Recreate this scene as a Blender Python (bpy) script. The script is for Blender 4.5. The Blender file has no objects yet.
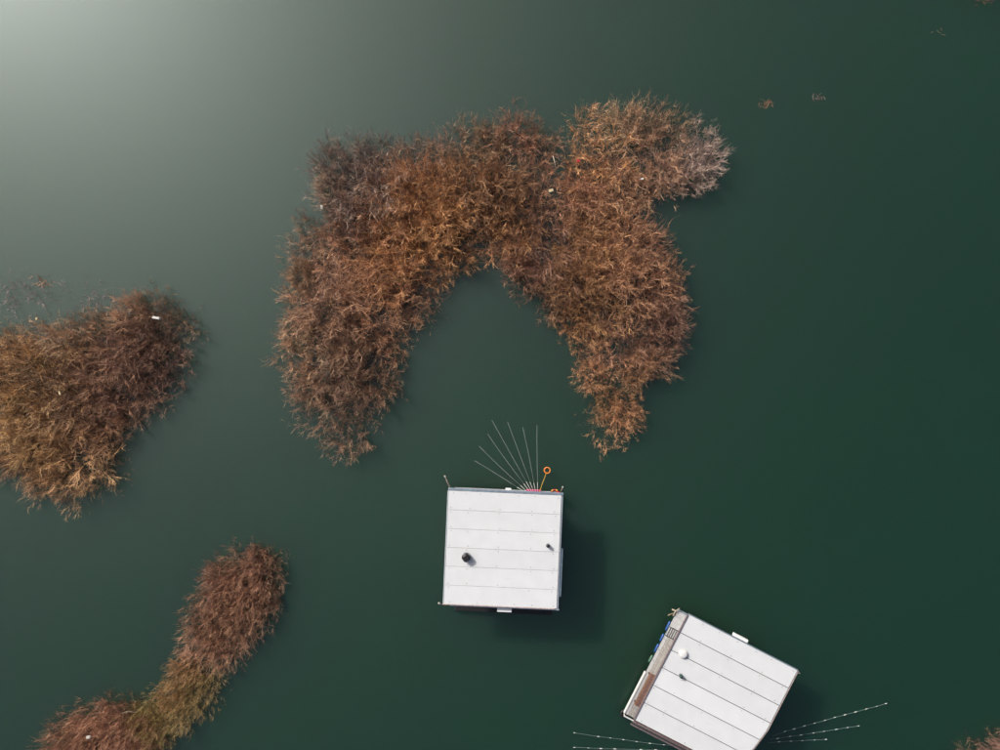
import bpy, bmesh, math, random
from mathutils import Vector, Matrix

# ------------------------------------------------------------------ camera, sky, sun, exposure
scn = bpy.context.scene
C = scn.collection
CAM_H = 40.0
HFOV = math.radians(66.0)
TF = math.tan(HFOV / 2)

cam_d = bpy.data.cameras.new('camera')
cam_d.sensor_fit = 'HORIZONTAL'
cam_d.sensor_width = 36.0
cam_d.lens = 18.0 / TF
cam_d.clip_start = 0.5
cam_d.clip_end = 3000
cam = bpy.data.objects.new('camera', cam_d)
cam.location = (0, 0, CAM_H)
C.objects.link(cam)
scn.camera = cam

SUN_EL = math.radians(35.8)
SUN_DIR2 = Vector((-0.715, 0.70)).normalized()          # on the ground, towards the sun
world = bpy.data.worlds.new('World')
scn.world = world
world.use_nodes = True
wn = world.node_tree
bg = wn.nodes['Background']
sky = wn.nodes.new('ShaderNodeTexSky')
sky.sky_type = 'NISHITA'
sky.sun_disc = False
sky.sun_elevation = SUN_EL
sky.sun_rotation = math.atan2(SUN_DIR2.x, SUN_DIR2.y)
sky.dust_density = 8.0
wn.links.new(sky.outputs[0], bg.inputs[0])
bg.inputs[1].default_value = 0.12

sun_d = bpy.data.lights.new('sun', 'SUN')
sun_d.energy = 4.0
sun_d.angle = math.radians(4.0)
sun_d.color = (1.0, 0.98, 0.94)
sun = bpy.data.objects.new('sun', sun_d)
to_sun = Vector((SUN_DIR2.x * math.cos(SUN_EL), SUN_DIR2.y * math.cos(SUN_EL), math.sin(SUN_EL)))
sun.rotation_euler = to_sun.to_track_quat('Z', 'Y').to_euler()
sun.location = to_sun * 60
C.objects.link(sun)

scn.view_settings.view_transform = 'Standard'
scn.view_settings.look = 'None'
scn.view_settings.exposure = 0.0
scn.view_settings.gamma = 1.0
scn.view_settings.use_curve_mapping = False
scn.cycles.max_bounces = 4
scn.cycles.diffuse_bounces = 2
scn.cycles.glossy_bounces = 2
scn.cycles.transparent_max_bounces = 6

# ------------------------------------------------------------------ helpers
def P(px, py, z=0.0):
    """photo pixel (1000x750) to a point at height z"""
    k = 2 * TF * (CAM_H - z) / 1000.0
    return Vector(((px - 500) * k, (375 - py) * k, z))

def mat(name, color, rough=0.6, metal=0.0, noise=0.0, scale=8.0, bump=0.0, color2=None, spec=0.5):
    m = bpy.data.materials.new(name)
    m.use_nodes = True
    nt = m.node_tree
    b = nt.nodes['Principled BSDF']
    b.inputs['Roughness'].default_value = rough
    b.inputs['Metallic'].default_value = metal
    b.inputs['Specular IOR Level'].default_value = spec
    c1 = (*color, 1)
    if noise > 0 or color2:
        tc = nt.nodes.new('ShaderNodeTexCoord')
        nz = nt.nodes.new('ShaderNodeTexNoise')
        nz.inputs['Scale'].default_value = scale
        nz.inputs['Detail'].default_value = 6
        nt.links.new(tc.outputs['Object'], nz.inputs['Vector'])
        rp = nt.nodes.new('ShaderNodeValToRGB')
        rp.color_ramp.elements[0].position = 0.33
        rp.color_ramp.elements[1].position = 0.67
        c2 = color2 if color2 else tuple(v * (1 - noise) for v in color)
        rp.color_ramp.elements[0].color = (*c2, 1)
        rp.color_ramp.elements[1].color = c1
        nt.links.new(nz.outputs['Fac'], rp.inputs['Fac'])
        nt.links.new(rp.outputs['Color'], b.inputs['Base Color'])
        if bump > 0:
            bp = nt.nodes.new('ShaderNodeBump')
            bp.inputs['Strength'].default_value = bump
            bp.inputs['Distance'].default_value = 0.02
            nt.links.new(nz.outputs['Fac'], bp.inputs['Height'])
            nt.links.new(bp.outputs['Normal'], b.inputs['Normal'])
    else:
        b.inputs['Base Color'].default_value = c1
    return m

M = {}
M['white'] = mat('white_painted_panel', (0.575, 0.592, 0.61), 0.65, noise=0.05, scale=1.6)
nt = M['white'].node_tree
b = nt.nodes['Principled BSDF']
src = b.inputs['Base Color'].links[0].from_socket
oi = nt.nodes.new('ShaderNodeObjectInfo')
mr = nt.nodes.new('ShaderNodeMapRange'); mr.inputs[3].default_value = 0.95; mr.inputs[4].default_value = 1.03
nt.links.new(oi.outputs['Random'], mr.inputs[0])
hs = nt.nodes.new('ShaderNodeHueSaturation')
nt.links.new(mr.outputs[0], hs.inputs['Value']); nt.links.new(src, hs.inputs['Color'])
tc = nt.nodes.new('ShaderNodeTexCoord'); mp = nt.nodes.new('ShaderNodeMapping'); mp.inputs['Scale'].default_value = (.9, 5, 1)
nz = nt.nodes.new('ShaderNodeTexNoise'); nz.inputs['Scale'].default_value = 1.7; nz.inputs['Detail'].default_value = 8; nz.inputs['Roughness'].default_value = .7
nt.links.new(tc.outputs['Object'], mp.inputs[0]); nt.links.new(mp.outputs[0], nz.inputs['Vector'])
gr = nt.nodes.new('ShaderNodeMapRange'); gr.inputs[1].default_value = .6; gr.inputs[2].default_value = .82; gr.inputs[4].default_value = .35
nt.links.new(nz.outputs['Fac'], gr.inputs[0])
mxr = nt.nodes.new('ShaderNodeMix'); mxr.data_type = 'RGBA'
mxr.inputs[7].default_value = (.36, .34, .30, 1)
nt.links.new(gr.outputs[0], mxr.inputs[0]); nt.links.new(hs.outputs[0], mxr.inputs[6]); nt.links.new(mxr.outputs[2], b.inputs['Base Color'])
M['white_wall'] = mat('white_wall_panel', (0.72, 0.73, 0.73), 0.5, noise=0.08, scale=2)
M['white_plain'] = mat('white_plastic', (0.60, 0.60, 0.60), 0.6, noise=0.1, scale=20)
M['metal'] = mat('grey_blue_metal', (0.34, 0.42, 0.50), 0.35, 0.6, noise=0.25, scale=6)
M['pale_metal'] = mat('pale_galvanised_metal', (0.55, 0.60, 0.64), 0.4, 0.5, noise=0.2, scale=9)
M['rust'] = mat('rusty_trim', (0.36, 0.22, 0.18), 0.7, 0.2, color2=(0.55, 0.50, 0.47), scale=14)
M['seal'] = mat('dark_seal', (0.035, 0.03, 0.03), 0.8)
M['dirt'] = mat('seam_grime', (0.50, 0.50, 0.48), 0.8, color2=(0.05, 0.045, 0.04), scale=2.6)
M['black'] = mat('black_metal', (0.012, 0.012, 0.015), 0.45, noise=0.3, scale=20)
M['green_dark'] = mat('dark_green_metal', (0.012, 0.05, 0.035), 0.4, noise=0.3, scale=20)
M['float'] = mat('black_float', (0.006, 0.006, 0.007), 0.6, noise=0.4, scale=6)
M['deck'] = mat('weathered_deck', (0.34, 0.32, 0.305), 0.8, noise=0.35, scale=9, bump=0.2)
M['deck_pale'] = mat('pale_deck', (0.42, 0.42, 0.43), 0.75, noise=0.2, scale=7, bump=0.1)
M['plank'] = mat('brown_plank', (0.22, 0.115, 0.075), 0.8, noise=0.5, scale=12, bump=0.3)
M['plank_dark'] = mat('dark_red_plank', (0.14, 0.075, 0.07), 0.8, noise=0.4, scale=12, bump=0.3)
M['purple'] = mat('weathered_purple_brown_slat', (0.16, 0.12, 0.13), 0.8, noise=0.4, scale=12)
M['blue'] = mat('blue_plastic', (0.012, 0.085, 0.34), 0.45, noise=0.4, scale=10)
M['orange'] = mat('orange_plastic', (0.75, 0.22, 0.03), 0.4)
M['yellow'] = mat('yellow_grip', (0.65, 0.42, 0.06), 0.5)
M['red'] = mat('red_fabric', (0.55, 0.03, 0.05), 0.6, noise=0.3, scale=20)
M['pink'] = mat('magenta_plastic', (0.50, 0.05, 0.16), 0.45, noise=0.3, scale=20)
M['rod'] = mat('pale_carbon_rod', (0.36, 0.39, 0.40), 0.35)
M['rope'] = mat('grey_rope', (0.16, 0.20, 0.21), 0.8)
M['net'] = mat('dark_net', (0.05, 0.05, 0.04), 0.9)
M['pole'] = mat('pole_paint', (0.45, 0.43, 0.40), 0.5, color2=(0.30, 0.14, 0.09), scale=5)
M['foam'] = mat('dirty_white_foam', (0.62, 0.61, 0.56), 0.8, noise=0.2, scale=14)
M['cream'] = mat('cream_foam', (0.62, 0.50, 0.30), 0.8, noise=0.3, scale=14)
M['drift'] = mat('driftwood', (0.34, 0.25, 0.17), 0.85, noise=0.5, scale=14)
M['drift_pale'] = mat('pale_driftwood', (0.48, 0.40, 0.31), 0.85, noise=0.4, scale=14)
M['glass'] = mat('window_glass', (0.02, 0.03, 0.04), 0.05)
M['leaf'] = mat('algae_green', (0.10, 0.20, 0.14), 0.7, noise=0.4, scale=9)

def finish(bm, name, m, parent=None, smooth=False):
    me = bpy.data.meshes.new(name)
    bm.normal_update()
    bm.to_mesh(me)
    bm.free()
    me.materials.append(m if not isinstance(m, str) else M[m])
    if smooth:
        for p in me.polygons:
            p.use_smooth = True
    o = bpy.data.objects.new(name, me)
    C.objects.link(o)
    if parent:
        o.parent = parent
    return o

def tag(o, label=None, cat=None, group=None, kind=None):
    if label: o['label'] = label
    if cat: o['category'] = cat
    if group: o['group'] = group
    if kind: o['kind'] = kind
    return o

def empty(name, loc=(0, 0, 0), rz=0.0):
    o = bpy.data.objects.new(name, None)
    o.empty_display_size = 0.3
    o.location = loc
    o.rotation_euler = (0, 0, rz)
    C.objects.link(o)
    return o

def box(bm, x0, x1, y0, y1, z0, z1, bevel=0.0):
    r = bmesh.ops.create_cube(bm, size=1.0)
    for v in r['verts']:
        v.co = Vector((x0 + (v.co.x + .5) * (x1 - x0), y0 + (v.co.y + .5) * (y1 - y0), z0 + (v.co.z + .5) * (z1 - z0)))
    if bevel > 0:
        es = {e for v in r['verts'] for e in v.link_edges}
        bmesh.ops.bevel(bm, geom=list(es), offset=bevel, segments=2, affect='EDGES', profile=0.5)

def prism(bm, pts, z0, z1):
    lo = [bm.verts.new((x, y, z0)) for x, y in pts]
    hi = [bm.verts.new((x, y, z1)) for x, y in pts]
    n = len(pts)
    f = [bm.faces.new(hi), bm.faces.new(list(reversed(lo)))]
    for i in range(n):
        f.append(bm.faces.new((lo[i], lo[(i + 1) % n], hi[(i + 1) % n], hi[i])))
    bmesh.ops.recalc_face_normals(bm, faces=f)

def tube(bm, pts, radii, sides=6, closed=False):
    pts = [Vector(p) for p in pts]
    n = len(pts)
    if isinstance(radii, (int, float)):
        radii = [radii] * n
    rings = []
    for i in range(n):
        if closed:
            d = pts[(i + 1) % n] - pts[i - 1]
        else:
            d = pts[min(i + 1, n - 1)] - pts[max(i - 1, 0)]
        d.normalize()
        a = Vector((0, 0, 1)) if abs(d.z) < 0.9 else Vector((1, 0, 0))
        u = d.cross(a).normalized()
        w = d.cross(u)
        rings.append([bm.verts.new(pts[i] + (u * math.cos(t) + w * math.sin(t)) * radii[i])
                      for t in (2 * math.pi * k / sides for k in range(sides))])
    for i in range(n if closed else n - 1):
        A, B = rings[i], rings[(i + 1) % n]
        for k in range(sides):
            bm.faces.new((A[k], A[(k + 1) % sides], B[(k + 1) % sides], B[k]))
    if not closed:
        bm.faces.new(list(reversed(rings[0])))
        bm.faces.new(rings[-1])
    bmesh.ops.recalc_face_normals(bm, faces=bm.faces[:])

def lathe(bm, prof, cx=0.0, cy=0.0, sides=16, jitter=0.0, rng=None):
    rings = []
    for r, z in prof:
        rings.append([bm.verts.new((cx + r * math.cos(2 * math.pi * k / sides), cy + r * math.sin(2 * math.pi * k / sides), z)) for k in range(sides)])
    for A, B in zip(rings, rings[1:]):
        for k in range(sides):
            bm.faces.new((A[k], A[(k + 1) % sides], B[(k + 1) % sides], B[k]))
    bm.faces.new(list(reversed(rings[0])))
    bm.faces.new(rings[-1])
    bmesh.ops.recalc_face_normals(bm, faces=bm.faces[:])

# ------------------------------------------------------------------ setting: lakebed and water
def sheet(name, size, z, m):
    bm = bmesh.new()
    bmesh.ops.create_grid(bm, x_segments=8, y_segments=8, size=size)
    for v in bm.verts:
        v.co.z = z
    return tag(finish(bm, name, m), kind='structure')

BED = -1.5
sheet('lakebed', 260, BED, mat('mud', (0.0015, 0.004, 0.0025), 0.95, noise=0.4, scale=0.25))

wm = bpy.data.materials.new('murky_water')
wm.use_nodes = True
nt = wm.node_tree
for n in list(nt.nodes):
    nt.nodes.remove(n)
out = nt.nodes.new('ShaderNodeOutputMaterial')
tc = nt.nodes.new('ShaderNodeTexCoord')
n1 = nt.nodes.new('ShaderNodeTexNoise')           # wind ripples
n1.inputs['Scale'].default_value = 14.0
n1.inputs['Detail'].default_value = 5
n1.inputs['Roughness'].default_value = 0.6
bp = nt.nodes.new('ShaderNodeBump')
bp.inputs['Strength'].default_value = 0.16
bp.inputs['Distance'].default_value = 0.02
n2 = nt.nodes.new('ShaderNodeTexNoise')           # cloudier and clearer water
n2.inputs['Scale'].default_value = 0.045
n2.inputs['Detail'].default_value = 3
rp = nt.nodes.new('ShaderNodeValToRGB')
rp.color_ramp.elements[0].position = 0.3
rp.color_ramp.elements[1].position = 0.7
rp.color_ramp.elements[0].color = (0.0006, 0.0260, 0.0095, 1)
rp.color_ramp.elements[1].color = (0.0014, 0.0315, 0.0115, 1)
dif = nt.nodes.new('ShaderNodeSubsurfaceScattering')   # light spreads sideways in the cloudy water
dif.falloff = 'BURLEY'
dif.inputs['Scale'].default_value = 4.2
dif.inputs['Radius'].default_value = (0.9, 1.3, 1.2)
tr = nt.nodes.new('ShaderNodeBsdfTransparent')
tr.inputs[0].default_value = (0.75, 0.95, 0.88, 1)
mx = nt.nodes.new('ShaderNodeMixShader')
mx.inputs[0].default_value = 0.68
gl = nt.nodes.new('ShaderNodeBsdfGlossy')
gl.distribution = 'GGX'
gl.inputs['Roughness'].default_value = 0.43
gl.inputs['Color'].default_value = (0.82, 0.925, 0.935, 1)
fr = nt.nodes.new('ShaderNodeFresnel')
fr.inputs['IOR'].default_value = 1.74
mg = nt.nodes.new('ShaderNodeMixShader')
L = nt.links.new
L(tc.outputs['Object'], n1.inputs['Vector'])
L(tc.outputs['Object'], n2.inputs['Vector'])
L(n1.outputs['Fac'], bp.inputs['Height'])
L(n2.outputs['Fac'], rp.inputs['Fac'])
L(rp.outputs['Color'], dif.inputs['Color'])
L(bp.outputs['Normal'], gl.inputs['Normal'])
L(tr.outputs[0], mx.inputs[1])
L(dif.outputs[0], mx.inputs[2])
L(fr.outputs[0], mg.inputs[0])
L(mx.outputs[0], mg.inputs[1])
L(gl.outputs[0], mg.inputs[2])
L(mg.outputs[0], out.inputs['Surface'])
sheet('lake_water', 260, 0.0, wm)

# ------------------------------------------------------------------ floating cabins
ROOF_Z = 2.6
DECK_Z = 0.45

class Frame:
    """local frame of one cabin: rotation about its centre"""
    def __init__(self, px, py, ang):
        c = P(px, py, ROOF_Z)
        self.o = Vector((c.x, c.y, 0))
        self.a = ang
        self.inv = Matrix.Rotation(-ang, 3, 'Z')
        self.rot = Matrix.Rotation(ang, 3, 'Z')
    def l(self, px, py, z):
        return self.inv @ (P(px, py, z) - self.o)
    def w(self, x, y, z):
        return self.rot @ Vector((x, y, z)) + self.o

def cabin(fr, hx, hy, label, seam_mat, seam_w, chamfer=None, deck=(0, 0, 0, 0), west=.55, seed=1):
    rng = random.Random(seed)
    t = empty('floating_cabin', fr.o, fr.a)
    tag(t, label, 'cabin', 'white roofed floating cabins')
    # pontoon
    dx0, dx1, dy0, dy1 = deck
    for k in range(4):
        y = dy0 + 0.45 + k * (dy1 - dy0 - 0.9) / 3
        bm = bmesh.new()
        tube(bm, [(dx0 + 0.15, y, 0.08), (dx0 + 0.25, y, 0.08), (dx1 - 0.25, y, 0.08), (dx1 - 0.15, y, 0.08)], [0.2, 0.3, 0.3, 0.2], 14)
        finish(bm, 'pontoon_float', 'float', t, True)
    bm = bmesh.new()
    box(bm, dx0, dx1, dy0, dy1, 0.36, DECK_Z - 0.03)
    finish(bm, 'deck_frame', 'metal', t)
    n = 0
    # walls
    wx, wy = hx - 0.55, hy - 0.55
    ww = hx - west
    walls = [(-ww, wx, wy - 0.08, wy), (-ww, wx, -wy, -wy + 0.08), (-ww, -ww + 0.08, -wy + 0.082, wy - 0.082), (wx - 0.08, wx, -wy + 0.082, wy - 0.082)]
    for w in walls:
        bm = bmesh.new()
        box(bm, *w, DECK_Z, ROOF_Z - 0.15)
        wl = finish(bm, 'wall', 'white_wall', t)
        if w[1] - w[0] > 1:
            yo = w[3] if w[3] > 0 else w[2]
            s = 1 if w[3] > 0 else -1
            for cx, wd, z0, z1, nm in ((-1.0, 1.5, 1.2, 2.0, 'window'), (1.1, 0.9, 0.47, 2.25, 'door')):
                bm = bmesh.new()
                ya, yb = sorted((yo, yo + s * 0.04))
                box(bm, cx - wd / 2, cx + wd / 2, ya, yb, z0, z1, 0.008)
                f = finish(bm, nm, 'pale_metal' if nm == 'window' else 'white_plain', t)
                bm = bmesh.new()
                ya, yb = sorted((yo + s * 0.041, yo + s * 0.047))
                if nm == 'window':
                    box(bm, cx - wd / 2 + .06, cx + wd / 2 - .06, ya, yb, z0 + .06, z1 - .06)
                    finish(bm, 'pane', 'glass', f)
                else:
                    box(bm, cx + wd / 2 - .14, cx + wd / 2 - .08, ya, yb + 0.04, 1.3, 1.45)
                    finish(bm, 'handle', 'metal', f)
    # roof: base tray, six panels, screws
    bm = bmesh.new()
    out_ = [(-hx, -hy), (hx, -hy), (hx, hy), (-hx, hy)]
    if chamfer:
        out_ = [(-hx, -hy), (hx - chamfer[0], -hy), (hx, -hy + chamfer[1]), (hx, hy), (-hx, hy)]
    prism(bm, out_, ROOF_Z - 0.15, ROOF_Z - 0.012)
    roof = finish(bm, 'roof', seam_mat, t)
    ph = 2 * hy / 6
    for k in range(6):
        y0 = -hy + k * ph + (seam_w / 2 if k > 0 else 0)
        y1 = -hy + (k + 1) * ph - (seam_w / 2 if k < 5 else 0)
        bm = bmesh.new()
        dz = rng.uniform(-0.004, 0.004)
        x0, x1 = -hx + rng.uniform(0, .012), hx - rng.uniform(0, .012)
        if chamfer and y0 < -hy + chamfer[1]:
            cx = lambda y: x1 - chamfer[0] * max(0, (-hy + chamfer[1] - y)) / chamfer[1]
            pts = [(x0, y0), (cx(y0), y0)]
            if y1 > -hy + chamfer[1]:
                pts.append((x1, -hy + chamfer[1]))
            pts += [(cx(y1), y1), (x0, y1)]
        else:
            pts = [(x0, y0), (x1, y0), (x1, y1), (x0, y1)]
        prism(bm, pts, ROOF_Z - 0.010, ROOF_Z + 0.012 + dz)
        finish(bm, 'roof_panel', 'white', roof)
    bm = bmesh.new()
    for k in range(7):
        y = -hy + k * ph
        for s in ((-1, 1) if 0 < k < 6 else ((1,) if k == 0 else (-1,))):
            for f in (-0.94, -0.62, -0.08, 0.5, 0.9) if 0 < k < 6 else (-0.9, -0.7, -0.42, -0.08, 0.25, 0.55, 0.93):
                if chamfer and f > 0.4 and k < 2:
                    continue
                if rng.random() < 0.3:
                    continue
                x = f * hx + rng.uniform(-.05, .05)
                yy = y + s * rng.uniform(.09, .12)
                lathe(bm, [(0.016, ROOF_Z + 0.006), (0.016, ROOF_Z + 0.028), (0.009, ROOF_Z + 0.034)], x, yy, 6)
    tag(finish(bm, 'screws', 'seal', roof), kind='stuff')
    return t, roof

# --- cabin one (centre of the photograph)
A1 = math.radians(-2.5)
F1 = Frame(502.6, 549.6, A1)
H1 = 2.745
fy = F1.l(505, 489.6, DECK_Z).y
by = F1.l(500, 603, 0.45).y
c1, roof1 = cabin(F1, H1, H1, 'white cabin afloat below the horseshoe thicket, fishing rods fanned out from its edge',
                  'dirt', 0.014, deck=(F1.l(452, 550, .45).x, F1.l(556, 550, .45).x, by, fy), seed=3)
def c1part(name, m, x0, x1, y0, y1, z0, z1, par=None, bev=0.0):
    bm = bmesh.new()
    box(bm, x0, x1, y0, y1, z0, z1, bev)
    return finish(bm, name, m, par or c1)
# gutters and trims round the roof
c1part('gutter', 'metal', -H1 - .02, H1 + .10, H1 + .003, H1 + .13, ROOF_Z - .14, ROOF_Z - .03, roof1, .02)
c1part('gutter', 'pale_metal', H1 + .003, H1 + .085, -H1 - .05, H1 - .02, ROOF_Z - .15, ROOF_Z - .03, roof1, .02)
c1part('gutter', 'metal', H1 + .088, H1 + .20, -H1 + .55, H1 - 2.6, ROOF_Z - .22, ROOF_Z - .10, roof1, .02)
c1part('edge_trim', 'pale_metal', -H1 - .05, -H1 - .003, -H1 + .02, H1 - .01, ROOF_Z - .12, ROOF_Z - .0, roof1, .01)
c1part('edge_trim', 'rust', -H1 - .05, H1 - .1, -H1 - .045, -H1 - .003, ROOF_Z - .12, ROOF_Z + .02, roof1, .008)
c1part('edge_trim', 'pale_metal', -H1 + .3, H1 + .13, -H1 - .11, -H1 - .048, ROOF_Z - .2, ROOF_Z - .06, roof1, .01)
# vent hoods on the two walls
a = F1.l(497.5, 605, 2.3); b = F1.l(511.6, 612.2, 2.3)
c1part('vent_hood', 'white_wall', a.x, b.x, b.y, -H1 - .115, 2.15, 2.35, None, .02)
a = F1.l(505.5, 488.4, 2.4); b = F1.l(511.2, 490, 2.4)
c1part('vent_hood', 'white_wall', a.x, b.x, H1 + .135, a.y + .02, 2.33, 2.47, None, .015)
# deck boards along the front edge
for k in range(3):
    y1 = fy - k * 0.15
    c1part('deck_board', 'deck_pale', F1.l(452, 550, .45).x, F1.l(556, 550, .45).x, y1 - .142, y1, DECK_Z - .029, DECK_Z)
yb = fy - 3 * .15
c1part('deck_floor', 'deck', F1.l(452, 550, .45).x, F1.l(556, 550, .45).x, by, yb, DECK_Z - .028, DECK_Z - .004)

# black bumper float along the back
bk = F1.l(500, 613.2, .3).y
c1part('bumper_float', 'float', F1.l(455, 612, .3).x, F1.l(552, 612, .3).x, bk, by - .01, .05, .3, None, .05)

# chimney cowls
def cowl(parent, x, y, r, h, m, ridged, z=ROOF_Z + .014):
    bm = bmesh.new()
    lathe(bm, [(r * .75, z), (r * .75, z + h * .45)], x, y, 12)
    o = finish(bm, 'chimney_pipe', 'black' if m != 'white_plain' else 'white_plain', parent)
    bm = bmesh.new()
    if ridged:
        s = 12
        vs_lo, vs_mid, vs_hi = [], [], []
        for k in range(s):
            rr = r * (1.18 if k % 3 != 1 else 0.98)
            t = 2 * math.pi * k / s + .2
            vs_lo.append(bm.verts.new((x + rr * math.cos(t), y + rr * math.sin(t), z + h * .4)))
            vs_mid.append(bm.verts.new((x + rr * math.cos(t), y + rr * math.sin(t), z + h * .8)))
            vs_hi.append(bm.verts.new((x + rr * .6 * math.cos(t), y + rr * .6 * math.sin(t), z + h)))
        for A, B in ((vs_lo, vs_mid), (vs_mid, vs_hi)):
            for k in range(s):
                bm.faces.new((A[k], A[(k + 1) % s], B[(k + 1) % s], B[k]))
        bm.faces.new(vs_hi); bm.faces.new(list(reversed(vs_lo)))
    else:
        lathe(bm, [(r, z + h * .4), (r * 1.04, z + h * .55), (r * .97, z + h * .85), (r * .55, z + h)], x, y, 16)
    finish(bm, 'chimney_cowl', m, o, not ridged)
    bm = bmesh.new()
    lathe(bm, [(r * 1.25, z), (r * 1.2, z + .02)], x, y, 14)
    finish(bm, 'flashing', 'pale_metal' if m != 'white_plain' else 'white_plain', o)
p = F1.l(466, 558, ROOF_Z + .3); cowl(c1, p.x, p.y, .185, .34, 'black', True)
p = F1.l(548, 546, ROOF_Z + .2); cowl(c1, p.x, p.y, .085, .26, 'black', False)

# corner mooring poles
def leaning_pole(p0, p1, label, r=.035):
    t = empty('mooring_pole', p0)
    bm = bmesh.new()
    d = p1 - p0
    tube(bm, [Vector((0, 0, 0)), d * .5, d], [r, r * .9, r * .7], 8)
    finish(bm, 'pole', 'pole', t, True)
    bm = bmesh.new()
    u = d.normalized()
    tube(bm, [d - u * .12, d - u * .02], [r * 1.25, r * 1.1], 8)
    finish(bm, 'cap', 'white_plain', t, True)
    tag(t, label, 'pole', 'mooring poles at the cabin corners')
    return t
def base_at(px, py):
    q = P(px, py, 0.0); q.z = 0.0; return q
leaning_pole(P(451.5, 491.5, DECK_Z), P(444.6, 475.5, 1.1), 'slim pole leaning out from the upper left corner of the central cabin')
leaning_pole(P(560.3, 493, DECK_Z), P(563, 486.5, 1.0), 'short slim pole at the upper right corner of the central cabin', .03)
leaning_pole(P(445, 605.5, DECK_Z), P(438.3, 603, .9), 'short brown pole at the lower left corner of the central cabin', .04)

# fishing rods and their rest
tips = [(474.7, 460.8), (479, 446), (487.6, 434), (491.8, 420), (507.6, 422), (522.6, 427), (537, 425)]
bases = [(524, 491.4), (527, 491.5), (529.6, 491.6), (531.7, 491.6), (533.6, 491.6), (535.6, 491.6), (537.6, 491.6)]
ords = ['leftmost, lowest lying', 'second from the left', 'third from the left', 'longest, fourth from the left',
        'third from the right', 'second from the right', 'upright, rightmost']
for (tx, ty), (bx_, by_), od in zip(tips, bases, ords):
    p0 = P(bx_, by_, .62); p1 = P(tx, ty, .55)
    t = empty('fishing_rod', p0)
    d = p1 - p0
    up = Vector((0, 0, 1))
    bm = bmesh.new()
    sd = Vector((-d.y, d.x, 0)) * random.Random(int(tx)).uniform(-.05, .05)
    pts = [d * f + up * (.25 * f * (1 - f)) + sd * (f - .14) * (1 - f) for f in (.14, .35, .6, .82, 1.0)]
    tube(bm, pts, [.007, .0065, .006, .005, .004], 6)
    finish(bm, 'blank', 'rod', t, True)
    bm = bmesh.new()
    tube(bm, [d * -.02, d * .02, d * .14 + up * .03], [.009, .0095, .008], 8)
    finish(bm, 'grip', 'white_plain', t, True)
    tag(t, od + ' of seven pale rods fanned out from the central cabin', 'fishing rod', 'fishing rods of the central cabin')

t = empty('rod_rest', P(534.5, 491.3, DECK_Z), A1)
bm = bmesh.new(); box(bm, -.42, .32, -.06, .12, .12, .16, .012); finish(bm, 'crossbar', 'pink', t)
for x in (-.36, .26):
    bm = bmesh.new(); box(bm, x - .025, x + .025, -.03, .03, 0, .118); finish(bm, 'leg', 'pink', t)
for k in range(7):
    x = -.36 + k * .105
    bm = bmesh.new(); box(bm, x - .015, x + .015, -.03, .03, .161, .20, .006); finish(bm, 'cradle', 'pink', t)
tag(t, 'magenta rod rest at the roof edge holding the fan of rods', 'rod rest')

t = empty('landing_net', P(539.6, 491.3, .62))
p1 = P(547.2, 470.3, .4); d = p1 - P(539.6, 491.3, .62)
bm = bmesh.new()
u = d.normalized()
tube(bm, [u * -.05, u * .5, d - u * .17], [.012, .011, .009], 6); finish(bm, 'handle', 'yellow', t, True)
bm = bmesh.new()
tube(bm, [d + Vector((.15 * math.cos(2 * math.pi * k / 18), .15 * math.sin(2 * math.pi * k / 18), .0)) for k in range(18)], .027, 8, True)
hoop = finish(bm, 'hoop', 'orange', t, True)
bm = bmesh.new()
for k in range(9):
    an = 2 * math.pi * k / 9
    tube(bm, [d + Vector((.14 * math.cos(an), .14 * math.sin(an), -.01)), d + Vector((.09 * math.cos(an + .3), .09 * math.sin(an + .3), -.18)), d + Vector((0, 0, -.27))], .004, 4)
finish(bm, 'net_bag', 'net', hoop)
tag(t, 'orange hooped landing net on a yellow handle beside the fishing rods', 'landing net')

t = empty('bucket', P(557.6, 493.6, DECK_Z), A1)
bm = bmesh.new(); lathe(bm, [(.12, 0), (.15, .30), (.155, .32)], 0, 0, 16); finish(bm, 'body', 'red', t, True)
bm = bmesh.new(); lathe(bm, [(.152, .321), (.12, .35)], 0, 0, 16); finish(bm, 'lid', 'red', t, True)
tag(t, 'small red bucket at the upper right corner of the central cabin', 'bucket')
t = empty('lifebuoy', P(554.6, 491.7, DECK_Z + .03))
bm = bmesh.new()
tube(bm, [Vector((.16 * math.cos(2 * math.pi * k / 20), .10 * math.sin(2 * math.pi * k / 20), .02)) for k in range(20)], .032, 8, True)
finish(bm, 'ring', 'red', t, True)
for an in (.8, 2.4, 4.0, 5.5):
    c = Vector((.16 * math.cos(an), .10 * math.sin(an), .02)); tn = Vector((-.16 * math.sin(an), .10 * math.cos(an), 0)).normalized()
    bm = bmesh.new()
    tube(bm, [c - tn * .05, c + tn * .05], .035, 8)
    finish(bm, 'band', 'yellow', t, True)
tag(t, 'small red ring with yellow bands beside the red bucket', 'ring')

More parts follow.
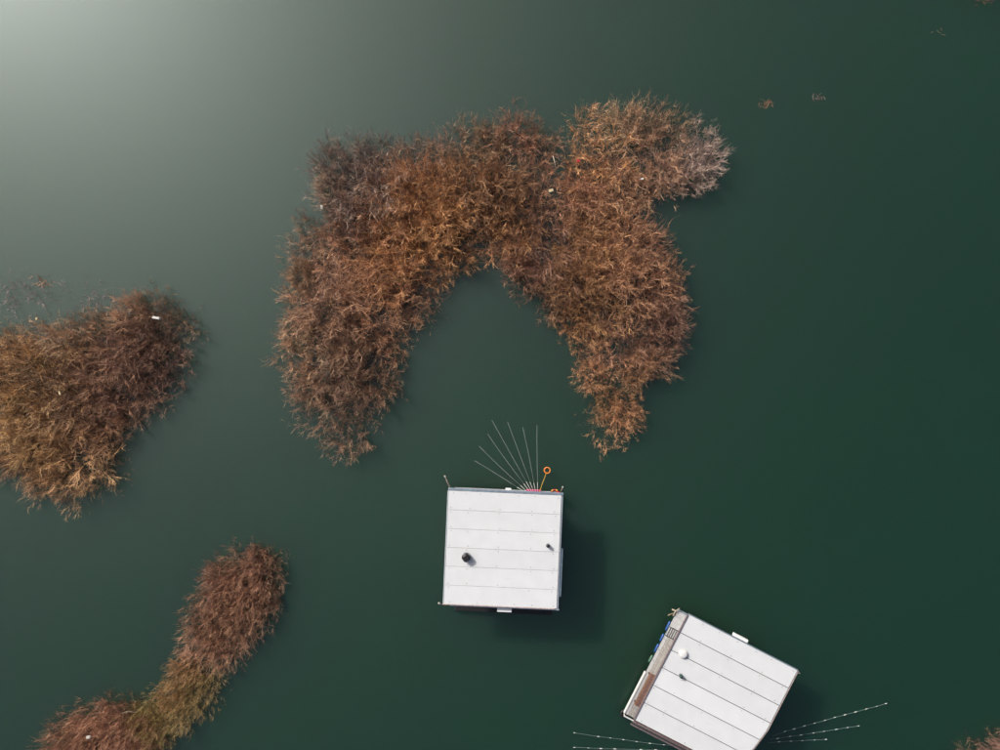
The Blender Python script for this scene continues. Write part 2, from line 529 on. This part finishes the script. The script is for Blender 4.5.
# --- cabin two (lower right)
A2 = math.radians(-27.2)
F2 = Frame(715.8, 695.0, A2)
HX2, HY2 = 2.98, 2.87
tl = F2.l(688, 614, ROOF_Z)
cl = F2.l(774, 735, ROOF_Z)
ch = (0.42, HY2 + cl.y)
dk_l = min(F2.l(677, 612, DECK_Z).x, F2.l(627, 714, DECK_Z).x)
dtop = F2.l(680, 610, DECK_Z).y
dbot = F2.l(627, 714, DECK_Z).y - .02
c2, roof2 = cabin(F2, HX2, HY2, 'white cabin at the lower edge, with a narrow side deck, bench and blue floats',
                  'seal', 0.032, chamfer=ch, deck=(dk_l, HX2 - .5, dbot, dtop), west=1.0, seed=8)
def c2part(name, m, x0, x1, y0, y1, z0, z1, par=None, bev=0.0):
    bm = bmesh.new(); box(bm, x0, x1, y0, y1, z0, z1, bev)
    return finish(bm, name, m, par or c2)
# roof rim
c2part('edge_trim', 'purple', -HX2 - .03, -HX2 - .003, -HY2, HY2, ROOF_Z - .08, ROOF_Z + .075, roof2, .008)
c2part('edge_trim', 'metal', -HX2 + .02, HX2 + .02, HY2 + .003, HY2 + .05, ROOF_Z - .12, ROOF_Z - .0, roof2, .01)
c2part('gutter', 'rust', HX2 + .058, HX2 + .09, -HY2 + ch[1], HY2, ROOF_Z - .16, ROOF_Z - .02, roof2, .01)
c2part('gutter', 'metal', HX2 + .003, HX2 + .055, -HY2 + ch[1], HY2 + .03, ROOF_Z - .14, ROOF_Z - .04, roof2, .01)
bm = bmesh.new()
prism(bm, [(HX2 + .005, -HY2 + ch[1]), (HX2 - ch[0] + .005, -HY2), (HX2 - ch[0] + .085, -HY2), (HX2 + .085, -HY2 + ch[1])], ROOF_Z - .15, ROOF_Z - .03)
finish(bm, 'gutter', 'rust', roof2)
a = F2.l(733, 634, 2.4); b = F2.l(747, 642, 2.4)
c2part('vent_hood', 'white_wall', a.x, b.x, HY2 + .055, HY2 + .20, 2.3, 2.5, None, .02)
p = F2.l(684.2, 655.3, ROOF_Z + .2); cowl(c2, p.x, p.y, .19, .13, 'white_plain', False)
p = F2.l(681.3, 676.7, ROOF_Z + .2); cowl(c2, p.x, p.y, .085, .26, 'green_dark', False)
# deck: pale cross boards, long boards
inner = -HX2 + .98
gy0 = F2.l(664, 635, DECK_Z).y; gy1 = F2.l(669, 626, DECK_Z).y
def cross_boards(y0, y1, w, m, x0, x1):
    y = y0
    while y + w * .5 < y1:
        c2part('deck_board', m, x0, x1, y, min(y + w - .012, y1), DECK_Z - .029, DECK_Z + random.Random(int(y * 97)).uniform(-.003, .003))
        y += w
cross_boards(gy1 + .006, dtop, .3, 'deck_pale', dk_l, inner)
x = dk_l
for k, (w, m) in enumerate(((.17, 'deck_pale'), (.15, 'deck'), (.15, 'deck'), (.15, 'deck'), (.15, 'deck'), (.15, 'deck'), (.15, 'deck'), (.15, 'deck'))):
    if x + w > inner + .15: break
    c2part('deck_board', m, x, x + w - .012, dbot, gy0 - .006, DECK_Z - .029, DECK_Z)
    x += w
# grating panel
bm = bmesh.new()
box(bm, dk_l + .02, inner, gy0, gy0 + .035, DECK_Z - .028, DECK_Z + .012)
box(bm, dk_l + .02, inner, gy1 - .035, gy1, DECK_Z - .028, DECK_Z + .012)
finish(bm, 'grate_frame', 'seal', c2)
c2part('grate_tray', 'deck_pale', dk_l + .02, inner, gy0 + .037, gy1 - .037, DECK_Z - .028, DECK_Z - .016)
for k in range(9):
    x = dk_l + .08 + k * .115
    if x > inner: break
    c2part('grate_bar', 'seal', x, x + .03, gy0 + .038, gy1 - .038, DECK_Z - .015, DECK_Z + .008)
# outer white kerb rail, lower half
ry1 = F2.l(646, 672, DECK_Z).y
c2part('kerb_rail', 'white_plain', dk_l - .065, dk_l - .004, dbot, ry1, .3, DECK_Z + .05, None, .01)
# roof-level slatted awning along the lower eave
for k, m in enumerate(('seal', 'plank_dark', 'purple', 'seal', 'purple')):
    y = -HY2 - .02 - k * .088
    c2part('awning_slat', m, -HX2 + .12 - k * .012, HX2 - ch[0] - .1, y - .062, y, 2.33 - k * .035, 2.37 - k * .035, None, .006)
for x in (-HX2 + .35, -.9, 1.0, HX2 - ch[0] - .3):
    bm = bmesh.new(); tube(bm, [(x, -HY2 + .5, 2.42), (x, -HY2 - .02, 2.30), (x, -HY2 - .43, 2.15)], .018, 6)
    finish(bm, 'awning_bracket', 'metal', c2)
c2part('handrail', 'white_plain', dk_l - .06, HX2 - .6, dbot - .10, dbot - .04, .62, .68, None, .01)
for x in (dk_l, dk_l + 1.4, dk_l + 2.8, dk_l + 4.2):
    c2part('handrail_post', 'white_plain', x - .02, x + .02, dbot - .09, dbot - .05, .37, .62)

# bench / planter on the deck
ps = [F2.l(650, 671.5, .75), F2.l(654.8, 675, .75), F2.l(640, 708.5, .75), F2.l(633, 705.5, .75)]
bx0, bx1 = dk_l + .10, dk_l + .10 + .36
byy0, byy1 = ps[2].y + .05, ps[0].y - .05
t = empty('deck_bench', F2.w((bx0 + bx1) / 2, (byy0 + byy1) / 2, DECK_Z), A2)
hl = (byy1 - byy0) / 2
for k in range(3):
    x = -.18 + k * .122
    bm = bmesh.new(); box(bm, x, x + .112, -hl, hl, .30, .34, .006); finish(bm, 'seat_slat', 'plank' if k != 1 else 'plank_dark', t)
bm = bmesh.new(); box(bm, -.165, .165, -hl + .03, hl - .03, .24, .299); finish(bm, 'frame', 'plank_dark', t)
for sx in (-.15, .15):
    for sy in (-hl + .1, hl - .1):
        bm = bmesh.new(); box(bm, sx - .03, sx + .03, sy - .03, sy + .03, 0, .239); finish(bm, 'leg', 'plank_dark', t)
tag(t, 'long brown wooden slatted bench on the grey side deck of the lower right cabin', 'bench')

# blue floats hung on the deck's outer edge
for (px, py, ln), od in zip(((666, 625, .52), (661, 637.3, .42), (656.6, 648, .46)),
                            ('topmost', 'middle', 'lowest')):
    q = F2.l(px, py, .42)
    t = empty('blue_float', F2.w(dk_l - .075, q.y, .12), A2)
    bm = bmesh.new()
    h = ln / 2
    tube(bm, [(0, -h, .26), (0, -h * .8, .26), (0, h * .8, .26), (0, h, .26)], [.03, .05, .05, .03], 10)
    finish(bm, 'body', 'blue', t, True)
    bm = bmesh.new(); tube(bm, [(0, 0, .31), (.06, 0, .342), (.20, 0, .342)], .012, 5); finish(bm, 'lashing', 'rope', t)
    tag(t, od + ' of three blue plastic floats hanging along the side deck', 'float', 'blue floats on the side deck')
q = F2.l(651, 660, .4)
t = empty('green_float', F2.w(dk_l - .09, F2.l(651, 659, .42).y, .14), A2)
bm = bmesh.new(); tube(bm, [(0, -.2, .24), (0, -.16, .24), (0, .16, .24), (0, .2, .24)], [.03, .055, .055, .03], 10); finish(bm, 'body', 'leaf', t, True)
bm = bmesh.new(); tube(bm, [(0, 0, .295), (.06, 0, .32), (.20, 0, .32)], .012, 5); finish(bm, 'lashing', 'rope', t)
tag(t, 'dull green float hanging on the side deck just above the bench', 'float')

# clutter at the deck's upper end and lower corner
def stick(pts, r, name, m, label, cat, group=None):
    o = Vector(pts[0])
    bm = bmesh.new()
    n = len(pts)
    tube(bm, [Vector(p) - o for p in pts], [r * (1 - .6 * i / (n - 1)) for i in range(n)], 6)
    ob = finish(bm, name, m, None, True)
    ob.location = o
    return tag(ob, label, cat, group)
stick([P(673, 616, DECK_Z + .03), P(675.5, 611, .55), P(680, 608, .62)], .04, 'driftwood_stick', 'drift_pale', 'pale stick with a raised end at the top of the side deck', 'stick', 'sticks at the deck end')
stick([P(668, 615.5, DECK_Z), P(671.5, 613.8, .52), P(676, 612.5, .5)], .035, 'driftwood_stick', 'drift', 'brown stick poking out left from the top of the side deck', 'stick', 'sticks at the deck end')
stick([P(672, 609.5, .5), P(675, 610.5, .5), P(678, 613, .48)], .045, 'driftwood_stick', 'drift_pale', 'short thick pale stick across the top end of the side deck', 'stick', 'sticks at the deck end')
t = empty('tyre_fender', P(623.3, 711.5, .0))
bm = bmesh.new()
tube(bm, [Vector((.15 * math.cos(2 * math.pi * k / 18), .15 * math.sin(2 * math.pi * k / 18), .25)) for k in range(18)], .07, 8, True)
finish(bm, 'tyre', 'float', t, True)
bm = bmesh.new(); tube(bm, [(.1, 0, .31), (.25, .02, .40), (.42, .04, .46)], .015, 5); finish(bm, 'lashing', 'rope', t)
tag(t, 'black tyre fender at the lower left corner of the side deck', 'tyre')
q = P(799, 673.5, 2.3)
bm = bmesh.new(); 
d0 = F2.l(795.5, 672.5, 2.46); d1 = F2.l(799.5, 673.5, 2.46)
tube(bm, [(HX2 + .02, d1.y, 2.44), (HX2 + .16, d1.y, 2.46), (HX2 + .24, d1.y + .02, 2.47)], .025, 6); finish(bm, 'roof_hook', 'rust', c2)

# strings of small white floats
def float_line(pxs, start, label):
    t = empty('float_line', P(*start, 0))
    o = P(*start, 0)
    pts = [o + Vector((0, 0, .03))] + [P(x, y, .03) for x, y in pxs]
    bm = bmesh.new()
    tube(bm, [p - o for p in pts], .007, 5)
    finish(bm, 'rope', 'rope', t)
    rr = random.Random(int(start[0] * 7 + len(pxs)))
    for i, (x, y) in enumerate(pxs):
        q = P(x, y, .03) - o
        d = (pts[i + 1] - pts[i]).normalized()
        bm = bmesh.new()
        s = rr.uniform(.5, .85) * (1 - .35 * i / len(pxs))
        tube(bm, [q - d * .10 * s, q - d * .065 * s, q + d * .065 * s, q + d * .10 * s], [.014, .029 * s, .029 * s, .014], 8)
        finish(bm, 'float', 'white_plain', t, True)
    tag(t, label, 'float line', 'float lines tied to the lower right cabin')
r4 = lambda l: [(700 + x / 5, 620 + y / 5) for x, y in l]
r7 = lambda l: [(560 + x / 5, 690 + y / 5) for x, y in l]
float_line(r4([(425, 557), (470, 545), (522, 530), (573, 516), (625, 502), (674, 487), (725, 474), (778, 460), (832, 445), (883, 432), (930, 418)]), (772, 736), 'longest, uppermost string of white floats right of the lower right cabin')
float_line(r4([(388, 592), (450, 582), (505, 575), (567, 565), (620, 557), (682, 547), (738, 538), (792, 530)]), (770, 739), 'middle string of white floats right of the lower right cabin')
float_line(r4([(395, 609), (455, 606), (512, 603), (573, 600), (630, 597)]), (768, 742.5), 'short lowest string of white floats right of the lower right cabin')
float_line(list(reversed(r7([(72, 214), (192, 233), (252, 240), (317, 248), (383, 258), (450, 267), (520, 274)]))), (684, 747), 'upper string of white floats left of the lower right cabin')
float_line(list(reversed(r7([(72, 287), (142, 290), (205, 293), (275, 295), (405, 298), (480, 300)]))), (684, 751.5), 'string of white floats along the bottom edge left of the lower right cabin')

# ------------------------------------------------------------------ flooded leafless shrubs
tw = bpy.data.materials.new('bare_twigs')
tw.use_nodes = True
nt = tw.node_tree
b = nt.nodes['Principled BSDF']
b.inputs['Roughness'].default_value = 0.6
b.inputs['Specular IOR Level'].default_value = 0.3
oi = nt.nodes.new('ShaderNodeObjectInfo')
at = nt.nodes.new('ShaderNodeAttribute'); at.attribute_name = 'tint'
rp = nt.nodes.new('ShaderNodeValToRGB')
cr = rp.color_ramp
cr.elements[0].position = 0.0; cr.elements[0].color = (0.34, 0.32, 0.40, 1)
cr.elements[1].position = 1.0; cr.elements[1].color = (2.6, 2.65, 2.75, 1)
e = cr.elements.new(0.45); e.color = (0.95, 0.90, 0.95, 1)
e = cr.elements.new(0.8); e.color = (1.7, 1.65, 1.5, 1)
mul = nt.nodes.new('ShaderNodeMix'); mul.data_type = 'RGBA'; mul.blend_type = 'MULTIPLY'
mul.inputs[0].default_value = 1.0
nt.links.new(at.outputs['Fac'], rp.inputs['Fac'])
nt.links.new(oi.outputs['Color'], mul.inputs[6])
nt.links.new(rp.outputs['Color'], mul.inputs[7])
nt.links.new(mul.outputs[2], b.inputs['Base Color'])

class Twigs:
    def __init__(self):
        self.v, self.f, self.t = [], [], []
    def add(self, pts, r0, r1, tint):
        n = len(pts)
        base = len(self.v)
        d = (pts[-1] - pts[0]).normalized()
        a = Vector((0.3, 0.1, 1)) if abs(d.z) < 0.9 else Vector((1, 0.2, 0))
        u = d.cross(a).normalized(); w = d.cross(u)
        cs = ((u), (u * -.5 + w * .866), (u * -.5 - w * .866))
        for i, p in enumerate(pts):
            r = r0 + (r1 - r0) * i / (n - 1)
            for c in cs:
                q = p + c * r
                self.v.append((q.x, q.y, q.z)); self.t.append(tint)
        for i in range(n - 1):
            k = base + i * 3
            for s in range(3):
                s2 = (s + 1) % 3
                self.f.append((k + s, k + s2, k + 3 + s2, k + 3 + s))
    def mesh(self, name):
        me = bpy.data.meshes.new(name)
        me.from_pydata(self.v, [], self.f)
        at = me.attributes.new('tint', 'FLOAT', 'POINT')
        at.data.foreach_set('value', self.t)
        me.materials.append(tw)
        me.update()
        return me

def grow(rng, p, d, length, n, bend, up):
    pts = [p.copy()]
    d = d.copy()
    for i in range(n):
        d = d + Vector((rng.gauss(0, bend), rng.gauss(0, bend), rng.gauss(0, bend) + up))
        d.normalize()
        pts.append(pts[-1] + d * (length / n))
    return pts, d

def offdir(rng, d, ang):
    a = Vector((rng.gauss(0, 1), rng.gauss(0, 1), rng.gauss(0, 1)))
    a = (a - d * a.dot(d)).normalized()
    return (d * math.cos(ang) + a * math.sin(ang)).normalized()

def shrub_meshes(seed, spread, dens=1.0):
    """a mound of many thin stems fanning out from one root, each with short side twigs"""
    rng = random.Random(seed)
    st, cr_ = Twigs(), Twigs()
    ns = int(66 * dens)
    lx, ly = rng.gauss(0, .08), rng.gauss(0, .08)             # the whole shrub leans a little
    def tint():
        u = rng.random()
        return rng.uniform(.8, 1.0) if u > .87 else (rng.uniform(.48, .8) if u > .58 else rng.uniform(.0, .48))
    for i in range(ns):
        an = i * 2.39996 + rng.uniform(-.4, .4)
        lean = .74 * spread * math.sqrt((i + .5) / ns) + rng.uniform(-.09, .09)
        rb = rng.uniform(0, .3)
        base = Vector((rb * math.cos(an), rb * math.sin(an), 0.0))
        d = Vector((math.sin(lean) * math.cos(an) + lx, math.sin(lean) * math.sin(an) + ly, math.cos(lean))).normalized()
        ln = (3.05 - .55 * i / ns) * rng.uniform(.78, 1.06)
        pts, dd = grow(rng, base, d, ln, 9, .075, .012)
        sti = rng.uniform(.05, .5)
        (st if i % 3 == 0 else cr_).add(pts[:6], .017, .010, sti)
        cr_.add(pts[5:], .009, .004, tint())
        for j in range(4):                                    # low undergrowth, tinted dark to paint shade into the gaps between stems
            f = rng.uniform(.5, .75) * 8.99
            k = int(f); q = pts[k].lerp(pts[k + 1], f - k)
            bd = offdir(rng, (pts[k + 1] - pts[k]).normalized(), rng.uniform(.6, 1.3))
            bp_, bdd = grow(rng, q, bd, rng.uniform(.3, .7), 3, .16, .02)
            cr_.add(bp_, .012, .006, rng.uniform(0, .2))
            for m in range(2):
                tp, tdd = grow(rng, bp_[1 + m], offdir(rng, bdd, rng.uniform(.4, 1.2)), rng.uniform(.2, .5), 2, .12, .02)
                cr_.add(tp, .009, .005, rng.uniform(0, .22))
        for j in range(6):
            f = rng.uniform(.5, .97) * 8.99
            k = int(f); q = pts[k].lerp(pts[k + 1], f - k)
            bd = offdir(rng, (pts[k + 1] - pts[k]).normalized(), rng.uniform(.2, .75))
            bp_, bdd = grow(rng, q, bd, rng.uniform(.25, .6), 4, .12, .05)
            cr_.add(bp_, .0058, .0033, tint() * .9)
            for m in range(5):
                f2 = rng.uniform(.1, .95) * 3.99
                k2 = int(f2); q2 = bp_[k2].lerp(bp_[k2 + 1], f2 - k2)
                td = offdir(rng, (bp_[k2 + 1] - bp_[k2]).normalized(), rng.uniform(.2, .8))
                tp, tdd = grow(rng, q2, td, rng.uniform(.14, .45), 3, .13, .06)
                ti = tint()
                th = .0047 if ti > .8 else .0033
                cr_.add(tp, th, th * .6, ti)
    return st.mesh('trunk'), cr_.mesh('crown')

PROTO = [shrub_meshes(100 + i, 0.85 + 0.12 * (i % 4), 1.0 + .1 * (i % 3)) for i in range(12)]

def inside(pt, poly):
    x, y = pt; r = False
    for i in range(len(poly)):
        x1, y1 = poly[i - 1]; x2, y2 = poly[i]
        if (y1 > y) != (y2 > y) and x < (x2 - x1) * (y - y1) / (y2 - y1) + x1:
            r = not r
    return r
def edge_dist(pt, poly):
    best = 1e9
    p = Vector(pt)
    for i in range(len(poly)):
        a = Vector(poly[i - 1]); b_ = Vector(poly[i])
        ab = b_ - a
        t_ = max(0, min(1, (p - a).dot(ab) / max(1e-6, ab.length_squared)))
        best = min(best, (p - (a + ab * t_)).length)
    return best
def fill(poly, inset, gap, rng, holes=(), rim_gap=None):
    """rim shrubs just inside the outline, then the inside: (x, y, is_rim)"""
    rim_gap = rim_gap or gap * .82
    pts = []
    per = []
    n = len(poly)
    for i in range(n):
        a, b_ = Vector(poly[i - 1]), Vector(poly[i])
        m = max(1, int((b_ - a).length / 2))
        per += [a.lerp(b_, k / m) for k in range(m)]
    def free(q, g):
        if any((q[0] - hx) ** 2 + (q[1] - hy) ** 2 < hr * hr for hx, hy, hr in holes): return False
        return all((q[0] - s_[0]) ** 2 + (q[1] - s_[1]) ** 2 > (g if s_[2] else max(g, rim_gap)) ** 2 for s_ in pts)
    xs = [p[0] for p in poly]; ys = [p[1] for p in poly]
    cand = [(rng.uniform(min(xs), max(xs)), rng.uniform(min(ys), max(ys))) for _ in range(9000)]
    cand = [(q, edge_dist(q, poly)) for q in cand if inside(q, poly)]
    for q, d in cand:
        if inset <= d < inset + 3 and free(q, rim_gap): pts.append((q[0], q[1], True))
    for q, d in cand:
        if d > inset + gap * .75 and free(q, gap): pts.append((q[0], q[1], False))
    return pts

SHRUBS = 0
def shrub(px, py, color, rng, label, group, sc=1.0, hz=1.0, zref=1.5, cat='shrub', name='bare_shrub'):
    global SHRUBS
    q = P(px, py, zref)
    t = empty(name, (q.x, q.y, BED), rng.uniform(0, 2 * math.pi))
    s = sc * rng.uniform(.88, 1.12)
    t.scale = (s, s, hz * (1.1 if name == 'bare_shrub' else 1.0) * rng.uniform(.92, 1.08))
    t.rotation_euler = (rng.gauss(0, .05), rng.gauss(0, .05), t.rotation_euler[2])
    st, crw = PROTO[rng.randrange(len(PROTO))]
    k = rng.uniform(.68, 1.25)
    col = tuple(max(.01, 1.17 * c * k * rng.uniform(.965, 1.035)) for c in color)
    for nm, me, c in (('trunk', st, tuple(v * .8 for v in col)), ('crown', crw, col)):
        o = bpy.data.objects.new(nm, me)
        o.color = (*c, 1)
        o.parent = t
        C.objects.link(o)
    tag(t, label, cat, group)
    SHRUBS += 1
    return t

RUSSET = (.38, .21, .125); ORANGE = (.49, .265, .115); GREYP = (.38, .295, .235); TAN = (.43, .295, .185)
DARKP = (.23, .135, .10); OLIVE = (.33, .25, .10); GOLD = (.45, .30, .13)

def mixc(a, b_, t_): return tuple(x * (1 - t_) + y * t_ for x, y in zip(a, b_))
def blobcol(px, py, base, blobs):
    c = base; 
    for bx_, by_, r, col in blobs:
        d = math.hypot(px - bx_, py - by_) / r
        if d < 1: c = mixc(c, col, (1 - d * d) * .9)
    return c

rng = random.Random(21)
HORSE = [(317, 146), (345, 140), (380, 136), (420, 136), (450, 132), (470, 120), (500, 116), (530, 118), (551, 124), (555, 150), (555, 180),
         (560, 200), (570, 178), (566, 140), (570, 118), (590, 108), (612, 105), (640, 107), (670, 102), (700, 112), (718, 135), (723, 165), (722, 188),
         (700, 187), (670, 190), (652, 200), (648, 215), (665, 225), (678, 245), (685, 275), (680, 300), (687, 335), (686, 355), (672, 366),
         (657, 376), (656, 395), (645, 414), (623, 440), (604, 444), (590, 420), (582, 385), (575, 350), (565, 330), (540, 318), (525, 300),
         (510, 280), (495, 255), (474, 257), (447, 278), (431, 300), (415, 326), (402, 350), (394, 380), (380, 410), (366, 432), (347, 454),
         (329, 446), (302, 422), (290, 400), (285, 375), (273, 350), (276, 320), (282, 300), (286, 262), (285, 235), (307, 205), (313, 178)]
hb = [(340, 165, 70, GREYP), (400, 155, 60, GREYP), (430, 200, 55, ORANGE), (470, 140, 45, TAN), (520, 150, 50, RUSSET), (640, 130, 70, TAN),
      (710, 140, 45, GREYP), (700, 170, 40, GREYP), (600, 150, 35, ORANGE), (300, 265, 50, TAN), (320, 330, 50, TAN), (400, 240, 50, ORANGE),
      (440, 250, 40, ORANGE), (505, 220, 40, ORANGE), (560, 230, 40, DARKP), (600, 260, 60, ORANGE), (640, 250, 50, RUSSET), (660, 320, 50, DARKP),
      (620, 400, 60, mixc(RUSSET, ORANGE, .5)), (340, 400, 60, mixc(RUSSET, GREYP, .4)), (545, 290, 40, DARKP), (590, 320, 35, ORANGE)]
def horse_zone(x, y):
    if x > 562 and y < 205: return 'in the upper right lobe of the horseshoe thicket'
    if x < 390 and y < 225: return 'in the grey upper left corner of the horseshoe thicket'
    if y < 205: return 'on the top rim of the horseshoe thicket left of the inlet'
    if x < 470 and y > 360: return 'at the tip of the left arm of the horseshoe thicket'
    if x < 400: return 'on the outer side of the left arm of the horseshoe thicket'
    if x < 480: return 'on the inner side of the left arm of the horseshoe thicket'
    if y > 360: return 'at the tip of the right arm of the horseshoe thicket'
    if x > 610: return 'on the outer side of the right arm of the horseshoe thicket'
    if x > 555: return 'on the inner side of the right arm of the horseshoe thicket'
    return 'at the inner crown of the horseshoe thicket above the bay'
def cname(c):
    r, g, b_ = c
    if b_ / r > .47: return 'greyish'
    if r > .375 and b_ / r < .29: return 'orange brown'
    if r < .29: return 'dark brown'
    if g / r > .64: return 'tan'
    return 'russet'
for x, y, rim in fill(HORSE, 14.0, 24, rng, ((472, 226, 15), (632, 176, 11), (561, 124, 23), (562, 142, 26), (562, 160, 26), (561, 178, 22), (560, 192, 15))):
    c = blobcol(x, y, RUSSET, hb)
    z = horse_zone(x, y)
    lab = 'bare ' + cname(c) + ' shrub ' + z
    shrub(x, y, c, rng, lab, lab[5:], .76 if rim else 1.14, rng.uniform(.72, .92) if rim else rng.uniform(.74, 1.2), .8 if rim else 1.4)

ISLE = [(-60, 340), (0, 335), (20, 322), (45, 325), (75, 318), (100, 305), (130, 297), (155, 293), (176, 308), (186, 330), (182, 353), (171, 377),
        (158, 402), (136, 420), (110, 436), (112, 460), (102, 482), (80, 500), (45, 505), (25, 492), (0, 477), (-60, 465)]
ib = [(40, 350, 60, TAN), (20, 400, 60, GOLD), (60, 460, 60, mixc(GOLD, RUSSET, .5)), (140, 310, 40, TAN), (150, 360, 50, DARKP), (110, 390, 40, DARKP),
      (90, 430, 30, RUSSET), (70, 385, 22, DARKP)]
for x, y, rim in fill(ISLE, 13.5, 24, rng, ((118, 418, 8), (72, 388, 8))):
    if x < -40: continue
    c = blobcol(x, y, mixc(RUSSET, TAN, .4), ib)
    z = 'in the left edge islet, lower part' if y > 400 else ('in the left edge islet, upper right part' if x > 90 else 'in the left edge islet, upper left part')
    lab = 'bare ' + cname(c) + ' shrub ' + z
    shrub(x, y, c, rng, lab, lab[5:], .76 if rim else 1.14, rng.uniform(.72, .9) if rim else rng.uniform(.74, 1.15), .8 if rim else 1.4)

DIAM = [(270, 545), (275, 575), (268, 602), (254, 626), (238, 643), (224, 662), (205, 664), (182, 642), (190, 615), (201, 590), (216, 567), (240, 552)]
for x, y, rim in fill(DIAM, 10.5, 15, rng):
    shrub(x, y, mixc(DARKP, RUSSET, .6), rng, 'bare reddish brown shrub in the leaf shaped clump at the lower left', 'shrubs of the leaf shaped clump', .74, .84, .6)
OLV = [(192, 651), (214, 662), (218, 690), (196, 716), (168, 738), (150, 755), (122, 738), (135, 710), (163, 690), (168, 662)]
for x, y, rim in fill(OLV, 11, 12.5, rng):
    shrub(x, y, mixc(OLIVE, RUSSET, rng.random() ** 2 * .7), rng, 'bare olive yellow shrub in the narrow strip at the lower left', 'shrubs of the olive yellow strip', .62, .76, .5)
BOT = [(40, 752), (60, 730), (90, 712), (130, 712), (152, 738), (152, 800), (30, 800)]
for x, y, rim in fill(BOT, 11, 15, rng):
    shrub(x, y, mixc(DARKP, RUSSET, .7), rng, 'bare dark russet shrub in the clump cut off by the bottom edge', 'shrubs of the bottom edge clump', .74, .82, .6)
for x, y in ((966, 768), (980, 762), (994, 755), (1010, 745)):
    shrub(x, y, DARKP, rng, 'bare brown shrub cut off by the lower right corner', 'shrubs at the lower right corner', .62, .68, .3)
shrub(984, -7, DARKP, rng, 'dark bare shrub cut off by the top edge at the upper right', 'shrub at the upper right edge', .5, .66, .2)

# drowned shrubs whose tips just reach the surface
for k in range(38):
    x = rng.uniform(0, 108); y = 276 + rng.uniform(2, 32) + max(0, x - 60) * .25
    shrub(x, y, (.42, .28, .28), rng, 'drowned grey brown shrub just under the surface above the left islet', 'drowned shrubs above the left islet',
          rng.uniform(.5, .8), .505, 0.0, 'shrub', 'drowned_shrub')

# ------------------------------------------------------------------ floating debris
def twig_raft(px, py, n, spread, label, col, seed, flat=True):
    rr = random.Random(seed)
    T = Twigs()
    for i in range(n):
        a = rr.uniform(0, 2 * math.pi)
        p = Vector((rr.gauss(0, spread * .35), rr.gauss(0, spread * .2), rr.uniform(-.01, .04)))
        d = Vector((math.cos(a), math.sin(a) * .6, rr.uniform(-.05, .25)))
        pts, _ = grow(rr, p, d.normalized(), rr.uniform(.2, .55) * spread, 3, .18, .02)
        T.add(pts, .010, .005, rr.uniform(.0, .6))
    me = T.mesh('driftwood_tangle')
    o = bpy.data.objects.new('driftwood_tangle', me)
    o.color = (*col, 1)
    o.location = P(px, py, 0.0)
    C.objects.link(o)
    tag(o, label, kind='stuff')
twig_raft(767, 103.5, 30, .62, 'orange brown flat tangle of twigs afloat right of the horseshoe thicket', RUSSET, 5)
twig_raft(818, 98.5, 22, .5, 'small grey brown tangle of twigs afloat right of the orange one', GREYP, 6)
twig_raft(939, 33, 7, .5, 'few sparse twig tips breaking the surface at the upper right', TAN, 7)
twig_raft(42, 282, 40, .8, 'scatter of brown twigs and debris afloat above the left islet', RUSSET, 8)
twig_raft(88, 308, 16, .6, 'tan twigs afloat at the top rim of the left islet', TAN, 9)
stick([P(120, 714, .35), P(128, 711.5, .5), P(138, 712.5, .45)], .03, 'driftwood_stick', 'drift_pale', 'long pale stick lying on the bottom edge clump', 'stick')
stick([P(553, 156, 1.7), P(555, 163, 1.6), P(555.5, 170, 1.4)], .03, 'driftwood_stick', 'drift_pale', 'pale bare stick standing out beside the narrow inlet', 'stick')

def litter(px, py, z, sx, sy, sz, m, label, cat, rot, name):
    bm = bmesh.new()
    sx *= .8; sy *= .75
    box(bm, -sx / 2, sx / 2, -sy / 2, sy / 2, 0, sz, min(sx, sy, sz) * .18)
    rr = random.Random(int(px))
    for v in bm.verts:
        v.co += Vector((rr.uniform(-.1, .1) * sx, rr.uniform(-.1, .1) * sy, rr.uniform(-.2, .2) * sz))
    o = finish(bm, name, m)
    o.location = P(px, py, z); o.rotation_euler = (rr.uniform(-.2, .2), rr.uniform(-.2, .2), rot)
    tag(o, label, cat, 'litter caught in the shrubs')
litter(157, 318, 1.6, .42, .17, .14, 'foam', 'white foam block caught in the upper right of the left islet', 'foam block', -.15, 'foam_block')
litter(322, 207, .9, .14, .24, .1, 'foam', 'pale scrap of foam at the left rim of the horseshoe thicket', 'foam scrap', .1, 'foam_scrap')
litter(551, 190.5, 1.2, .28, .17, .1, 'cream', 'cream scrap of foam at the foot of the narrow inlet', 'foam scrap', .3, 'foam_scrap')
litter(642, 179, 1.7, .2, .09, .08, 'foam', 'small white scrap in the upper right lobe of the horseshoe thicket', 'foam scrap', .1, 'foam_scrap')
litter(578, 161, 1.9, .15, .17, .1, 'red', 'red scrap caught right of the narrow inlet', 'plastic scrap', .1, 'plastic_scrap')
litter(89, 736.5, 1.2, .24, .15, .1, 'foam', 'white scrap caught in the clump cut off by the bottom edge', 'foam scrap', 0, 'foam_scrap')
litter(37.5, 319, 1.3, .12, .2, .1, 'cream', 'pale scrap at the upper left rim of the left islet', 'foam scrap', 0, 'foam_scrap')
litter(60, 393, 2.0, .12, .22, .08, 'cream', 'pale pinkish scrap in the middle of the left islet', 'foam scrap', .2, 'foam_scrap')
print('shrubs', SHRUBS)
